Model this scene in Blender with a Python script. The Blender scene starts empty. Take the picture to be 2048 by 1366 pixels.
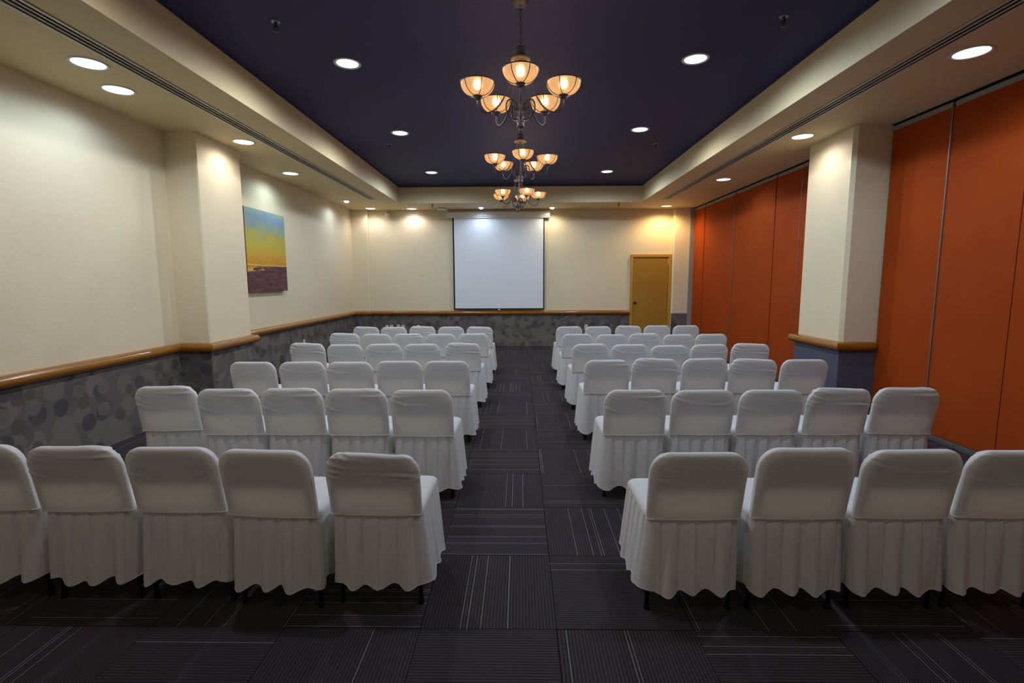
import bpy, bmesh, math, random
from mathutils import Vector, Matrix, noise
PI = math.pi
C = bpy.context.scene.collection
S = bpy.context.scene

# ------------------------------------------------------------------ camera
FPX, PITCH, YAW, ROLL = 1008.5, 0.1195, 0.0169, -0.004
cp, sp, cy_, sy_ = math.cos(PITCH), math.sin(PITCH), math.cos(YAW), math.sin(YAW)
F_ = Vector((-sy_*cp, cy_*cp, -sp)); r_ = Vector((cy_, sy_, 0)); u_ = r_.cross(F_)
R_ = math.cos(ROLL)*r_ + math.sin(ROLL)*u_; U_ = math.cos(ROLL)*u_ - math.sin(ROLL)*r_
cam_d = bpy.data.cameras.new('camera'); cam = bpy.data.objects.new('camera', cam_d); C.objects.link(cam)
cam_d.sensor_fit = 'HORIZONTAL'; cam_d.sensor_width = 36.0; cam_d.lens = FPX/2048*36.0
cam_d.clip_start = 0.05; cam_d.clip_end = 100
cam.matrix_world = Matrix(((R_.x, U_.x, -F_.x, 0), (R_.y, U_.y, -F_.y, 0), (R_.z, U_.z, -F_.z, 1.5), (0, 0, 0, 1)))
S.camera = cam

# ------------------------------------------------------------------ world and exposure
w = bpy.data.worlds.new('world'); S.world = w; w.use_nodes = True
w.node_tree.nodes['Background'].inputs[0].default_value = (0.02, 0.02, 0.022, 1)
w.node_tree.nodes['Background'].inputs[1].default_value = 1.0
vs = S.view_settings
vs.view_transform = 'Standard'; vs.look = 'None'; vs.gamma = 1.0; vs.use_curve_mapping = False
vs.exposure = -0.35
S.cycles.caustics_reflective = False; S.cycles.caustics_refractive = False

# room sizes (metres, camera stands at x=0 y=0 z=1.5, room runs along +Y)
XL, XR, YB, YF = -3.81, 3.87, -2.2, 11.625
ZS, ZC, YE = 3.093, 3.436, 10.604          # soffit, tray ceiling, tray far edge
TL, TR = -2.489, 2.485
PL, PR, CY0, CY1 = -3.462, 3.4926, 5.531, 6.398
RT, RB = 0.826, 0.728                      # chair rail top / bottom

# ------------------------------------------------------------------ materials
def srgb(r, g, b):
    f = lambda c: c/12.92 if c <= 0.04045 else ((c+0.055)/1.055)**2.4
    return (f(r/255), f(g/255), f(b/255), 1)
class NT:
    def __init__(s, name):
        s.m = bpy.data.materials.new(name); s.m.use_nodes = True
        s.t = s.m.node_tree; s.t.nodes.clear()
        s.out = s.n('ShaderNodeOutputMaterial')
    def n(s, typ, **kw):
        nd = s.t.nodes.new(typ)
        for k, v in kw.items(): setattr(nd, k, v)
        return nd
    def l(s, a, b): s.t.links.new(a, b)
    def val(s, sock, v):
        if hasattr(v, 'is_output'): s.l(v, sock)
        else: sock.default_value = v
    def math(s, op, a, b=None, c=None, clamp=False):
        nd = s.n('ShaderNodeMath', operation=op); nd.use_clamp = clamp
        s.val(nd.inputs[0], a)
        if b is not None: s.val(nd.inputs[1], b)
        if c is not None: s.val(nd.inputs[2], c)
        return nd.outputs[0]
    def mix(s, f, a, b):
        nd = s.n('ShaderNodeMix', data_type='RGBA')
        s.val(nd.inputs[0], f); s.val(nd.inputs[6], a); s.val(nd.inputs[7], b)
        return nd.outputs[2]
    def noise(s, vec, scale, detail=3, rough=0.55):
        nd = s.n('ShaderNodeTexNoise'); s.l(vec, nd.inputs['Vector'])
        nd.inputs['Scale'].default_value = scale; nd.inputs['Detail'].default_value = detail; nd.inputs['Roughness'].default_value = rough
        return nd.outputs['Fac']
    def obj(s): return s.n('ShaderNodeTexCoord').outputs['Object']
    def pos(s): return s.n('ShaderNodeNewGeometry').outputs['Position']
    def scaled(s, vec, x, y, z):
        nd = s.n('ShaderNodeMapping'); s.l(vec, nd.inputs[0]); nd.inputs['Scale'].default_value = (x, y, z); return nd.outputs[0]
    def bsdf(s, col, rough=0.6, metal=0.0, spec=0.5, bump=None, bstr=0.2, bdist=0.01, coat=0.0, emit=None, estr=0):
        p = s.n('ShaderNodeBsdfPrincipled'); s.val(p.inputs['Base Color'], col); s.val(p.inputs['Roughness'], rough)
        p.inputs['Metallic'].default_value = metal; p.inputs['Specular IOR Level'].default_value = spec
        p.inputs['Coat Weight'].default_value = coat; p.inputs['Coat Roughness'].default_value = 0.12
        if emit is not None: s.val(p.inputs['Emission Color'], emit); p.inputs['Emission Strength'].default_value = estr
        if bump is not None:
            b = s.n('ShaderNodeBump'); b.inputs['Strength'].default_value = bstr; b.inputs['Distance'].default_value = bdist
            s.l(bump, b.inputs['Height']); s.l(b.outputs[0], p.inputs['Normal'])
        s.l(p.outputs[0], s.out.inputs[0]); return p
M = {}
def plain(name, col, rough=0.5, metal=0.0, spec=0.5, nscale=40, amt=0.12, bstr=0.0):
    t = NT(name); o = t.obj(); n = t.noise(o, nscale, 4)
    dark = tuple(c*(1-amt) for c in col[:3])+(1,); lite = tuple(min(1, c*(1+amt)) for c in col[:3])+(1,)
    t.bsdf(t.mix(n, dark, lite), rough, metal, spec, bump=n if bstr else None, bstr=bstr, bdist=0.003)
    M[name] = t.m; return t.m

def mat_plaster(name, col):
    t = NT(name); p = t.pos()
    n1 = t.noise(p, 9, 5, 0.6); n2 = t.noise(t.scaled(p, 1, 1, 2.2), 38, 4, 0.6); n3 = t.noise(p, 1.3, 2)
    c = t.mix(n3, tuple(x*0.965 for x in col[:3])+(1,), tuple(min(1, x*1.03) for x in col[:3])+(1,))
    h = t.math('ADD', t.math('MULTIPLY', n1, 0.6), n2)
    t.bsdf(c, 0.62, 0, 0.3, bump=h, bstr=0.22, bdist=0.008); M[name] = t.m
mat_plaster('plaster', srgb(227, 214, 182))
mat_plaster('soffit_paint', srgb(218, 199, 158))
plain('ceiling_navy', srgb(57, 57, 96), 0.7, 0, 0.3, 6, 0.08, 0.05)

def mat_wainscot():
    t = NT('wainscot_carpet'); p = t.pos(); s = t.n('ShaderNodeSeparateXYZ'); t.l(p, s.inputs[0])
    c = t.n('ShaderNodeCombineXYZ'); t.l(t.math('ADD', s.outputs[0], s.outputs[1]), c.inputs[0]); t.l(s.outputs[2], c.inputs[1])
    v = c.outputs[0]
    nz = t.n('ShaderNodeTexNoise'); t.l(v, nz.inputs['Vector']); nz.inputs['Scale'].default_value = 22
    ad = t.n('ShaderNodeVectorMath', operation='MULTIPLY_ADD'); t.l(nz.outputs['Color'], ad.inputs[0]); ad.inputs[1].default_value = (0.014, 0.014, 0); t.l(v, ad.inputs[2])
    v2 = ad.outputs[0]
    col = srgb(110, 103, 101); cur = None
    layers = [(2.9, 0.36, 0.48, srgb(130, 121, 115), 0.0), (3.4, 0.30, 0.46, srgb(102, 97, 98), 3.7), (3.2, 0.33, 0.44, srgb(134, 124, 116), 8.2), (3.8, 0.28, 0.42, srgb(98, 92, 92), 27.3),
              (4.0, 0.30, 0.44, srgb(128, 119, 113), 17.7), (4.4, 0.24, 0.36, srgb(72, 71, 78), 13.1), (5.2, 0.22, 0.36, srgb(94, 86, 82), 21.4), (4.7, 0.26, 0.40, srgb(124, 116, 111), 33.9)]
    cur = t.mix(0.0, col, col)
    for sc, rmin, rmax, cc, off in layers:
        mp = t.n('ShaderNodeMapping'); t.l(v2, mp.inputs[0]); mp.inputs['Location'].default_value = (off, off*0.37, 0)
        vo = t.n('ShaderNodeTexVoronoi', voronoi_dimensions='2D', feature='F1'); vo.inputs['Scale'].default_value = sc; vo.inputs['Randomness'].default_value = 0.75
        t.l(mp.outputs[0], vo.inputs['Vector'])
        sp_ = t.n('ShaderNodeSeparateColor'); t.l(vo.outputs['Color'], sp_.inputs[0])
        rad = t.math('MULTIPLY_ADD', sp_.outputs[0], rmax-rmin, rmin)
        inside = t.math('MULTIPLY', t.math('SUBTRACT', rad, vo.outputs['Distance']), 30, clamp=True)
        on = t.math('GREATER_THAN', sp_.outputs[1], 0.45)
        cur = t.mix(t.math('MULTIPLY', t.math('MULTIPLY', inside, on), 0.75), cur, cc)
    f = t.noise(v, 420, 3); g = t.noise(v, 60, 3)
    cur = t.mix(t.math('MULTIPLY', g, 0.35), cur, srgb(84, 78, 80))
    t.bsdf(cur, 0.95, 0, 0.1, bump=f, bstr=0.5, bdist=0.004); M['wainscot_carpet'] = t.m
mat_wainscot()
def mat_plaincarpet():
    t = NT('blue_grey_carpet'); p = t.pos(); f = t.noise(p, 260, 3); g = t.noise(p, 40, 3)
    t.bsdf(t.mix(t.math('MULTIPLY_ADD', g, 0.5, t.math('MULTIPLY', f, 0.5)), srgb(74, 74, 92), srgb(108, 108, 124)), 0.95, 0, 0.1, bump=f, bstr=0.5, bdist=0.004); M['blue_grey_carpet'] = t.m
mat_plaincarpet()

def mat_carpet_tile():
    t = NT('carpet_tile'); s = t.n('ShaderNodeSeparateXYZ'); o = t.obj(); t.l(o, s.inputs[0])
    inf = t.n('ShaderNodeObjectInfo').outputs['Random']
    x = t.math('DIVIDE', t.math('ADD', s.outputs[0], 5.0), 0.0148)
    cell = t.math('FLOOR', x); fr = t.math('FRACT', x)
    rib = t.math('ABSOLUTE', t.math('SUBTRACT', fr, 0.5))            # 0 at rib crown, .5 in groove
    crown = t.math('SUBTRACT', 1.0, t.math('MULTIPLY', rib, 2.0))
    wn = t.n('ShaderNodeTexWhiteNoise', noise_dimensions='2D'); c = t.n('ShaderNodeCombineXYZ')
    t.l(cell, c.inputs[0]); t.l(t.math('MULTIPLY', inf, 91.7), c.inputs[1]); t.l(c.outputs[0], wn.inputs['Vector'])
    islight = t.math('GREATER_THAN', wn.outputs['Value'], 0.885)
    line = t.math('MULTIPLY', islight, t.math('LESS_THAN', rib, 0.13))
    sc = t.n('ShaderNodeSeparateColor'); t.l(wn.outputs['Color'], sc.inputs[0])
    lc = t.mix(sc.outputs[1], srgb(122, 112, 96), srgb(128, 128, 142))
    base = t.mix(t.math('MULTIPLY', crown, 0.9), srgb(38, 34, 37), srgb(82, 73, 75))
    nz = t.noise(t.scaled(o, 1, 1, 1), 260, 2); nb = t.noise(o, 5, 2)
    base = t.mix(t.math('MULTIPLY', nz, 0.35), base, srgb(46, 42, 47))
    base = t.mix(t.math('MULTIPLY', inf, 0.22), base, srgb(58, 54, 66))
    col = t.mix(t.math('MULTIPLY', line, t.math('MULTIPLY_ADD', sc.outputs[0], 0.5, 0.45)), base, lc)
    t.bsdf(col, 0.95, 0, 0.12, bump=t.math('ADD', crown, t.math('MULTIPLY', nz, 0.4)), bstr=0.5, bdist=0.004); M['carpet_tile'] = t.m
mat_carpet_tile()

def mat_wood(name, a, b, rough, axis=(1, 1, 1), coat=0.0, scale=6):
    t = NT(name); o = t.scaled(t.pos(), *axis); n = t.noise(o, scale, 6, 0.65); n2 = t.noise(o, scale*9, 3)
    c = t.mix(t.math('MULTIPLY_ADD', n2, 0.35, t.math('MULTIPLY', n, 0.65)), a, b)
    t.bsdf(c, rough, 0, 0.5, coat=coat, bump=n2, bstr=0.04, bdist=0.002); M[name] = t.m
mat_wood('rail_wood', srgb(114, 66, 8), srgb(172, 112, 26), 0.26, (1, 1, 8), 0.5)
mat_wood('door_wood', srgb(148, 104, 28), srgb(184, 140, 50), 0.42, (6, 6, 0.7), 0.0, 4)
mat_wood('door_frame_wood', srgb(178, 128, 36), srgb(212, 164, 60), 0.4, (6, 6, 0.7))

def mat_partition():
    t = NT('orange_fabric'); p = t.pos(); f = t.noise(t.scaled(p, 1, 1, 1), 300, 2); g = t.noise(p, 2.2, 3)
    c = t.mix(g, srgb(154, 58, 8), srgb(170, 72, 12)); c = t.mix(t.math('MULTIPLY', f, 0.18), c, srgb(124, 44, 8))
    t.bsdf(c, 0.85, 0, 0.2, bump=f, bstr=0.25, bdist=0.002); M['orange_fabric'] = t.m
mat_partition()

def mat_cloth():
    t = NT('chair_cloth'); o = t.obj(); f = t.noise(o, 700, 2); g = t.noise(o, 7, 3)
    c = t.mix(g, srgb(236, 238, 241), srgb(244, 246, 248))
    b = t.n('ShaderNodeBump'); b.inputs['Strength'].default_value = 0.12; b.inputs['Distance'].default_value = 0.002; t.l(f, b.inputs['Height'])
    d = t.n('ShaderNodeBsdfDiffuse'); t.l(c, d.inputs[0]); t.l(b.outputs[0], d.inputs['Normal'])
    tr = t.n('ShaderNodeBsdfTranslucent'); tr.inputs[0].default_value = srgb(248, 238, 220)
    mx = t.n('ShaderNodeMixShader'); mx.inputs[0].default_value = 0.30; t.l(d.outputs[0], mx.inputs[1]); t.l(tr.outputs[0], mx.inputs[2])
    t.l(mx.outputs[0], t.out.inputs[0]); M['chair_cloth'] = t.m
mat_cloth()

def mat_shade():
    t = NT('frosted_amber_glass'); o = t.obj(); g = t.noise(o, 30, 4)
    c = t.mix(g, srgb(176, 146, 114), srgb(188, 158, 124))
    d = t.n('ShaderNodeBsdfDiffuse'); t.l(c, d.inputs[0])
    tr = t.n('ShaderNodeBsdfTranslucent'); t.l(c, tr.inputs[0])
    gl = t.n('ShaderNodeBsdfGlossy'); gl.inputs['Roughness'].default_value = 0.3
    mx = t.n('ShaderNodeMixShader'); mx.inputs[0].default_value = 0.5; t.l(d.outputs[0], mx.inputs[1]); t.l(tr.outputs[0], mx.inputs[2])
    rf = t.n('ShaderNodeBsdfRefraction'); rf.inputs['Roughness'].default_value = 0.9; rf.inputs['IOR'].default_value = 1.22; rf.inputs[0].default_value = srgb(255, 226, 184)
    m3 = t.n('ShaderNodeMixShader'); m3.inputs[0].default_value = 0.2; t.l(mx.outputs[0], m3.inputs[1]); t.l(rf.outputs[0], m3.inputs[2])
    m2 = t.n('ShaderNodeMixShader'); m2.inputs[0].default_value = 0.04; t.l(m3.outputs[0], m2.inputs[1]); t.l(gl.outputs[0], m2.inputs[2])
    t.l(m2.outputs[0], t.out.inputs[0]); M['frosted_amber_glass'] = t.m
mat_shade()

def emitter(name, col, strength):
    t = NT(name); e = t.n('ShaderNodeEmission'); e.inputs[0].default_value = (*col[:3], 1); e.inputs[1].default_value = strength
    t.l(e.outputs[0], t.out.inputs[0]); M[name] = t.m; return t.m

plain('white_metal', srgb(206, 202, 192), 0.45, 0.0, 0.5, 60, 0.04)
plain('brushed_aluminium', srgb(150, 146, 146), 0.4, 0.7, 0.5, 120, 0.1)
plain('dark_slot', srgb(18, 18, 20), 0.8, 0, 0.2)
plain('dark_metal', srgb(58, 56, 58), 0.4, 0.6, 0.5)
plain('dark_bronze', srgb(64, 42, 32), 0.5, 0.4)
plain('jamb_grey', srgb(150, 144, 140), 0.5)
plain('bronze_metal', srgb(92, 82, 84), 0.42, 0.5, 0.5, 30, 0.3, 0.1)
plain('screen_fabric', srgb(232, 234, 240), 0.75, 0, 0.2, 3, 0.015)
plain('screen_casing', srgb(236, 234, 232), 0.4, 0, 0.5, 20, 0.03)
plain('black_border', srgb(20, 22, 24), 0.7, 0, 0.2)
plain('outlet_plastic', srgb(226, 220, 200), 0.4, 0, 0.5, 30, 0.03)
plain('white_plastic', srgb(230, 230, 226), 0.4, 0, 0.5, 30, 0.03)
plain('chair_steel', srgb(52, 52, 58), 0.4, 0.6, 0.5)
plain('chair_panel', srgb(96, 94, 92), 0.6, 0, 0.3)
plain('canvas_edge', srgb(104, 52, 22), 0.7, 0, 0.2, 12, 0.2)
plain('rubber', srgb(28, 28, 30), 0.8, 0, 0.2)
plain('knob_bronze', srgb(112, 70, 30), 0.3, 0.9, 0.5)

def mat_painting():
    t = NT('sunset_painting'); o = t.obj(); s = t.n('ShaderNodeSeparateXYZ'); t.l(o, s.inputs[0])   # local: y across 0..1.16, z up 0..1.17
    n = t.noise(t.scaled(o, 1, 1.2, 2.4), 2.6, 6, 0.65); n2 = t.noise(t.scaled(o, 1, 1.5, 9), 3.0, 4, 0.6)
    h = t.math('ADD', t.math('DIVIDE', s.outputs[2], 1.165), t.math('MULTIPLY', t.math('SUBTRACT', n, 0.5), 0.36))
    r = t.n('ShaderNodeValToRGB'); e = r.color_ramp.elements
    stops = [(0.0, srgb(112, 72, 34)), (0.22, srgb(96, 60, 40)), (0.30, srgb(196, 138, 46)), (0.42, srgb(204, 154, 50)), (0.55, srgb(192, 172, 62)), (0.70, srgb(176, 168, 88)), (0.82, srgb(130, 156, 150)), (0.92, srgb(128, 150, 176)), (1.0, srgb(146, 172, 150))]
    e[0].position, e[0].color = stops[0]; e[1].position, e[1].color = stops[-1]
    for p, c in stops[1:-1]: x = e.new(p); x.color = c
    t.l(h, r.inputs[0])
    # the dark land in the lower third, its edge a little higher at the right, with a pale inlet at the left
    edge = t.math('ADD', t.math('MULTIPLY_ADD', s.outputs[1], 0.035, 0.30), t.math('MULTIPLY', t.math('SUBTRACT', n2, 0.5), 0.05))
    land = t.math('MULTIPLY', t.math('SUBTRACT', edge, t.math('DIVIDE', s.outputs[2], 1.165)), 60, clamp=True)
    n2s = t.math('MULTIPLY_ADD', t.math('SUBTRACT', n2, 0.5), 3.2, 0.45, clamp=True); lc = t.mix(n2s, srgb(58, 34, 40), srgb(126, 80, 62)); lc = t.mix(t.math('MULTIPLY', n, 0.5), lc, srgb(84, 52, 84))
    c1 = t.mix(land, r.outputs[0], lc)
    zz = t.math('DIVIDE', s.outputs[2], 1.165)
    band = t.math('MULTIPLY', t.math('MULTIPLY', t.math('SUBTRACT', t.math('MULTIPLY_ADD', t.math('SUBTRACT', 0.46, s.outputs[1]), 0.06, t.math('MULTIPLY', t.math('SUBTRACT', n2, 0.5), 0.10)), t.math('ABSOLUTE', t.math('SUBTRACT', zz, t.math('MULTIPLY_ADD', n2, 0.10, 0.215)))), 120, clamp=True), 1.0)
    c1 = t.mix(t.math('MULTIPLY', band, 0.85), c1, srgb(222, 172, 84))
    b2 = t.math('LESS_THAN', t.math('ABSOLUTE', t.math('SUBTRACT', zz, t.math('MULTIPLY_ADD', n2, 0.02, 0.318))), 0.007)
    c1 = t.mix(t.math('MULTIPLY', b2, 0.6), c1, srgb(240, 206, 70))
    t.bsdf(c1, 0.55, 0, 0.3, bump=n2, bstr=0.08, bdist=0.003); M['sunset_painting'] = t.m
mat_painting()

# ------------------------------------------------------------------ mesh helpers
class MB:
    def __init__(s): s.v = []; s.f = []
    def add(s, vs, fs):
        b = len(s.v); s.v += [tuple(v) for v in vs]; s.f += [tuple(i+b for i in f) for f in fs]; return s
    def box(s, x0, x1, y0, y1, z0, z1):
        return s.add([(x0,y0,z0),(x1,y0,z0),(x1,y1,z0),(x0,y1,z0),(x0,y0,z1),(x1,y0,z1),(x1,y1,z1),(x0,y1,z1)],
                     [(0,3,2,1),(4,5,6,7),(0,1,5,4),(1,2,6,5),(2,3,7,6),(3,0,4,7)])
    def lathe(s, prof, n=24, c=(0, 0, 0), cap0=False, cap1=False):
        vs, fs = [], []
        for (r, z) in prof:
            for k in range(n):
                a = 2*PI*k/n; vs.append((c[0]+r*math.cos(a), c[1]+r*math.sin(a), c[2]+z))
        for i in range(len(prof)-1):
            for k in range(n):
                k2 = (k+1) % n; fs.append((i*n+k, i*n+k2, (i+1)*n+k2, (i+1)*n+k))
        if cap0: fs.append(tuple(range(n-1, -1, -1)))
        if cap1: fs.append(tuple((len(prof)-1)*n+k for k in range(n)))
        return s.add(vs, fs)
    def tube(s, pts, rad, n=8, closed=False, caps=True):
        pts = [Vector(p) for p in pts]; L = len(pts); vs, fs = [], []
        rr = rad if isinstance(rad, (list, tuple)) else [rad]*L
        up = None
        for i, p in enumerate(pts):
            if closed: d = (pts[(i+1) % L]-pts[i-1]).normalized()
            else: d = (pts[min(i+1, L-1)]-pts[max(i-1, 0)]).normalized()
            if up is None:
                up = Vector((0, 0, 1)) if abs(d.z) < 0.9 else Vector((1, 0, 0))
            a = up - d*up.dot(d)
            if a.length < 1e-6: a = d.orthogonal()
            a.normalize(); up = a; b = d.cross(a)
            for k in range(n):
                t = 2*PI*k/n; vs.append(p + (a*math.cos(t)+b*math.sin(t))*rr[i])
        for i in range(L if closed else L-1):
            j = (i+1) % L
            for k in range(n):
                k2 = (k+1) % n; fs.append((i*n+k, i*n+k2, j*n+k2, j*n+k))
        if caps and not closed:
            fs.append(tuple(range(n-1, -1, -1))); fs.append(tuple((L-1)*n+k for k in range(n)))
        return s.add(vs, fs)
    def mesh(s, name, mat, smooth=False, bevel=0.0):
        me = bpy.data.meshes.new(name); me.from_pydata(s.v, [], s.f)
        if bevel or smooth == 'fix':
            bm = bmesh.new(); bm.from_mesh(me)
            if bevel: bmesh.ops.bevel(bm, geom=bm.edges[:], offset=bevel, segments=2, affect='EDGES')
            bmesh.ops.recalc_face_normals(bm, faces=bm.faces[:]); bm.to_mesh(me); bm.free()
        if smooth:
            for p in me.polygons: p.use_smooth = True
            if smooth == 'auto':
                me.set_sharp_from_angle(angle=math.radians(40))
        me.materials.append(M[mat] if isinstance(mat, str) else mat); me.update(); return me
    def build(s, name, mat, parent=None, smooth=False, bevel=0.0):
        return put(name, s.mesh(name, mat, smooth, bevel), parent)
def put(name, me, parent=None, loc=None, rot=None):
    o = bpy.data.objects.new(name, me); C.objects.link(o)
    if parent is not None: o.parent = parent
    if loc is not None: o.location = loc
    if rot is not None: o.rotation_euler = rot
    return o
def tag(o, label=None, cat=None, group=None, kind=None):
    if label: o['label'] = label
    if cat: o['category'] = cat
    if group: o['group'] = group
    if kind: o['kind'] = kind
    return o
def thing(name, label, cat, loc=(0, 0, 0), rz=0.0, group=None):
    o = bpy.data.objects.new(name, None); C.objects.link(o); o.location = loc; o.rotation_euler = (0, 0, rz); o.empty_display_size = 0.1
    return tag(o, label, cat, group)
def struct(o, label, cat): return tag(o, label, cat, kind='structure')
B = lambda *a: MB().box(*a)

# ------------------------------------------------------------------ room shell
T = 0.15
floor = B(XL-T, XR+T, YB-T, YF+T, -0.12, -0.006).build('floor', plain('floor_base', srgb(46, 42, 46), 0.95, 0, 0.1))
struct(floor, 'dark striped carpet tiles laid in quarter turns across the room', 'floor')
TS, TX0, TY0 = 0.593, -0.4393, 2.0234
G = 0.0012
tile_cache = {}
for i in range(-6, 8):
    for k in range(-4, 17):
        x0, x1 = TX0+i*TS, TX0+(i+1)*TS; y0, y1 = TY0+k*TS, TY0+(k+1)*TS
        cx, cy = (x0+x1)/2, (y0+y1)/2
        a0, a1, b0, b1 = max(x0+G, XL)-cx, min(x1-G, XR)-cx, max(y0+G, YB)-cy, min(y1-G, YF)-cy
        if a1-a0 < 0.02 or b1-b0 < 0.02: continue
        turn = (i+k) % 2
        if turn: a0, a1, b0, b1 = b0, b1, -a1, -a0        # local frame turned a quarter
        key = tuple(round(q, 4) for q in (a0, a1, b0, b1))
        if key not in tile_cache: tile_cache[key] = B(a0, a1, b0, b1, -0.006, 0.0).mesh('carpet_tile', 'carpet_tile', bevel=0.0012)
        put('carpet_tile', tile_cache[key], floor, (cx, cy, 0), (0, 0, PI/2 if turn else 0))

wl = struct(B(XL-T, XL, YB-T, YF+T, 0, ZC+0.1).build('wall_left', 'plaster'), 'cream textured plaster wall with the painting', 'wall')
wf = struct(B(XL, XR, YF, YF+T, 0, ZC+0.1).build('wall_front', 'plaster'), 'cream far wall behind the projection screen', 'wall')
wb = struct(B(XL, XR, YB-T, YB, 0, ZC+0.1).build('wall_back', 'plaster'), 'cream wall at the near end of the room', 'wall')
wr = struct(B(XR+0.14, XR+T+0.14, YB-T, YF+T, 0, ZC+0.1).build('wall_right', 'plaster'), 'plain wall behind the orange folding partitions', 'wall')
ce = struct(B(XL, XR+0.14, YB, YF, ZC, ZC+0.1).build('ceiling', 'ceiling_navy'), 'dark navy tray ceiling with chandeliers', 'ceiling')
YN = -1.2
so = MB().box(XL, TL, YB, YF, ZS, ZC).box(TR, XR+0.14, YB, YF, ZS, ZC).box(TL, TR, YE, YF, ZS, ZC).box(TL, TR, YB, YN, ZS, ZC).build('ceiling_soffit', 'soffit_paint')
struct(so, 'cream dropped soffit running round the dark tray ceiling', 'soffit')
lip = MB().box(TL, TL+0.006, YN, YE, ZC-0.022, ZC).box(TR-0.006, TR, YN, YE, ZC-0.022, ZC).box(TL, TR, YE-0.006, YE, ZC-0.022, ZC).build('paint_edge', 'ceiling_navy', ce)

# columns and pilasters
def column(name, x0, x1, y0, y1, ch, chx):
    # plan outline with chamfers on the two corners at side chx (-1: x0 side, 1: x1 side)
    if chx < 0: P = [(x0, y0+ch), (x0+ch, y0), (x1, y0), (x1, y1), (x0+ch, y1), (x0, y1-ch)]
    else: P = [(x0, y0), (x1-ch, y0), (x1, y0+ch), (x1, y1-ch), (x1-ch, y1), (x0, y1)]
    n = len(P); v = [(x, y, 0) for x, y in P]+[(x, y, ZS) for x, y in P]
    f = [(k, (k+1) % n, n+(k+1) % n, n+k) for k in range(n)]+[tuple(range(n-1, -1, -1)), tuple(range(n, 2*n))]
    return MB().add(v, f).build(name, 'plaster', None, smooth='fix' if False else False)
col_l = struct(column('column_left', XL-0.01, PL, CY0, CY1, 0.012, 1), 'cream square column standing out of the painting wall', 'column')
col_r = struct(column('column_right', PR, XR+0.14, CY0, CY1, 0.035, -1), 'cream square column between the orange partitions', 'column')
PDL, PDR = 0.10, 0.10
pil_l = struct(column('pilaster_left', XL-0.01, -3.44, YF-PDL, YF+0.12, 0.02, 1), 'cream corner pilaster beside the painting wall', 'pilaster')
pil_r = struct(column('pilaster_right', 3.425, XR-0.09, YF-PDR, YF+0.12, 0.03, -1), 'cream corner pilaster between door and orange partition', 'pilaster')
jamb = struct(B(XR-0.09, XR+0.14, YF-0.14, YF, 0, ZS).build('trim_1', 'jamb_grey', bevel=0.004), 'grey metal jamb where the orange partition meets the corner', 'trim')

# carpeted wainscot (thin panels on the walls)
WT = 0.012
B(XL, XL+WT, YB, CY0, 0.0, RB+0.02).build('wainscot', 'wainscot_carpet', wl)
B(XL, XL+WT, CY1, YF-PDL, 0.0, RB+0.02).build('wainscot', 'wainscot_carpet', wl)
MB().box(XL, PL+WT, CY0-WT, CY0, 0, RB+0.02).box(PL, PL+WT, CY0, CY1, 0, RB+0.02).box(XL, PL+WT, CY1, CY1+WT, 0, RB+0.02).build('wainscot', 'wainscot_carpet', col_l)
MB().box(XL, -3.44+WT, YF-PDL-WT, YF-PDL, 0, RB+0.02).box(-3.44, -3.44+WT, YF-PDL, YF, 0, RB+0.02).build('wainscot', 'wainscot_carpet', pil_l)
B(-3.44+WT, 2.50, YF-WT, YF, 0, RB+0.02).build('wainscot', 'wainscot_carpet', wf)
B(3.425-WT*0, XR-0.09, YF-PDR-WT, YF-PDR, 0, 0.755).build('wainscot', 'wainscot_carpet', pil_r)
MB().box(PR-WT, XR+0.02, CY0-WT, CY0, 0, RB+0.02).box(PR-WT, PR, CY0, CY1, 0, RB+0.02).box(PR-WT, XR+0.02, CY1, CY1+WT, 0, RB+0.02).build('wainscot', 'blue_grey_carpet', col_r)

# chair rail: half-round wooden moulding swept along a path that hugs the walls (outward side given by the normal)
def rail(name, path, label, side):
    prof = []
    hh = (RT-RB)/2; zc = (RT+RB)/2
    for k in range(13):
        a = -PI/2 + PI*k/12
        prof.append((0.012+0.062*max(0.0, math.cos(a))**0.75, zc+hh*math.sin(a)))
    prof = [(0.0, RB)] + prof + [(0.0, RT)]
    pts = [Vector((x, y)) for x, y in path]; n = len(prof); vs, fs = [], []
    for i, p in enumerate(pts):
        d0 = (pts[i]-pts[i-1]).normalized() if i > 0 else None
        d1 = (pts[i+1]-pts[i]).normalized() if i < len(pts)-1 else None
        nn = [Vector((d.y, -d.x))*side for d in (d0, d1) if d is not None]
        if len(nn) == 2:
            m = (nn[0]+nn[1]); m = m/ m.dot(nn[0])
        else: m = nn[0]
        for (q, z) in prof: vs.append((p.x+m.x*q, p.y+m.y*q, z))
    for i in range(len(pts)-1):
        for k in range(n-1):
            fs.append((i*n+k, i*n+k+1, (i+1)*n+k+1, (i+1)*n+k))
    fs.append(tuple(range(n))); fs.append(tuple((len(pts)-1)*n+k for k in range(n-1, -1, -1)))
    me = MB().add(vs, fs); o = me.build(name, 'rail_wood', None, smooth='fix')
    o.data.set_sharp_from_angle(angle=math.radians(38))
    return struct(o, label, 'chair rail')
e = 0.0
rail('trim_2', [(XL, YB), (XL, CY0), (PL, CY0), (PL, CY1), (XL, CY1), (XL, YF-PDL)], 'glossy amber wood chair rail along the painting wall', 1)
rail('trim_3', [(XL, YF-PDL), (-3.44, YF-PDL), (-3.44, YF), (2.498, YF)], 'glossy amber wood chair rail under the projection screen', 1)
rail('trim_4', [(XR-0.03, CY0), (PR, CY0), (PR, CY1), (XR-0.03, CY1)], 'amber wood rail wrapping the column between the partitions', -1)

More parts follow.
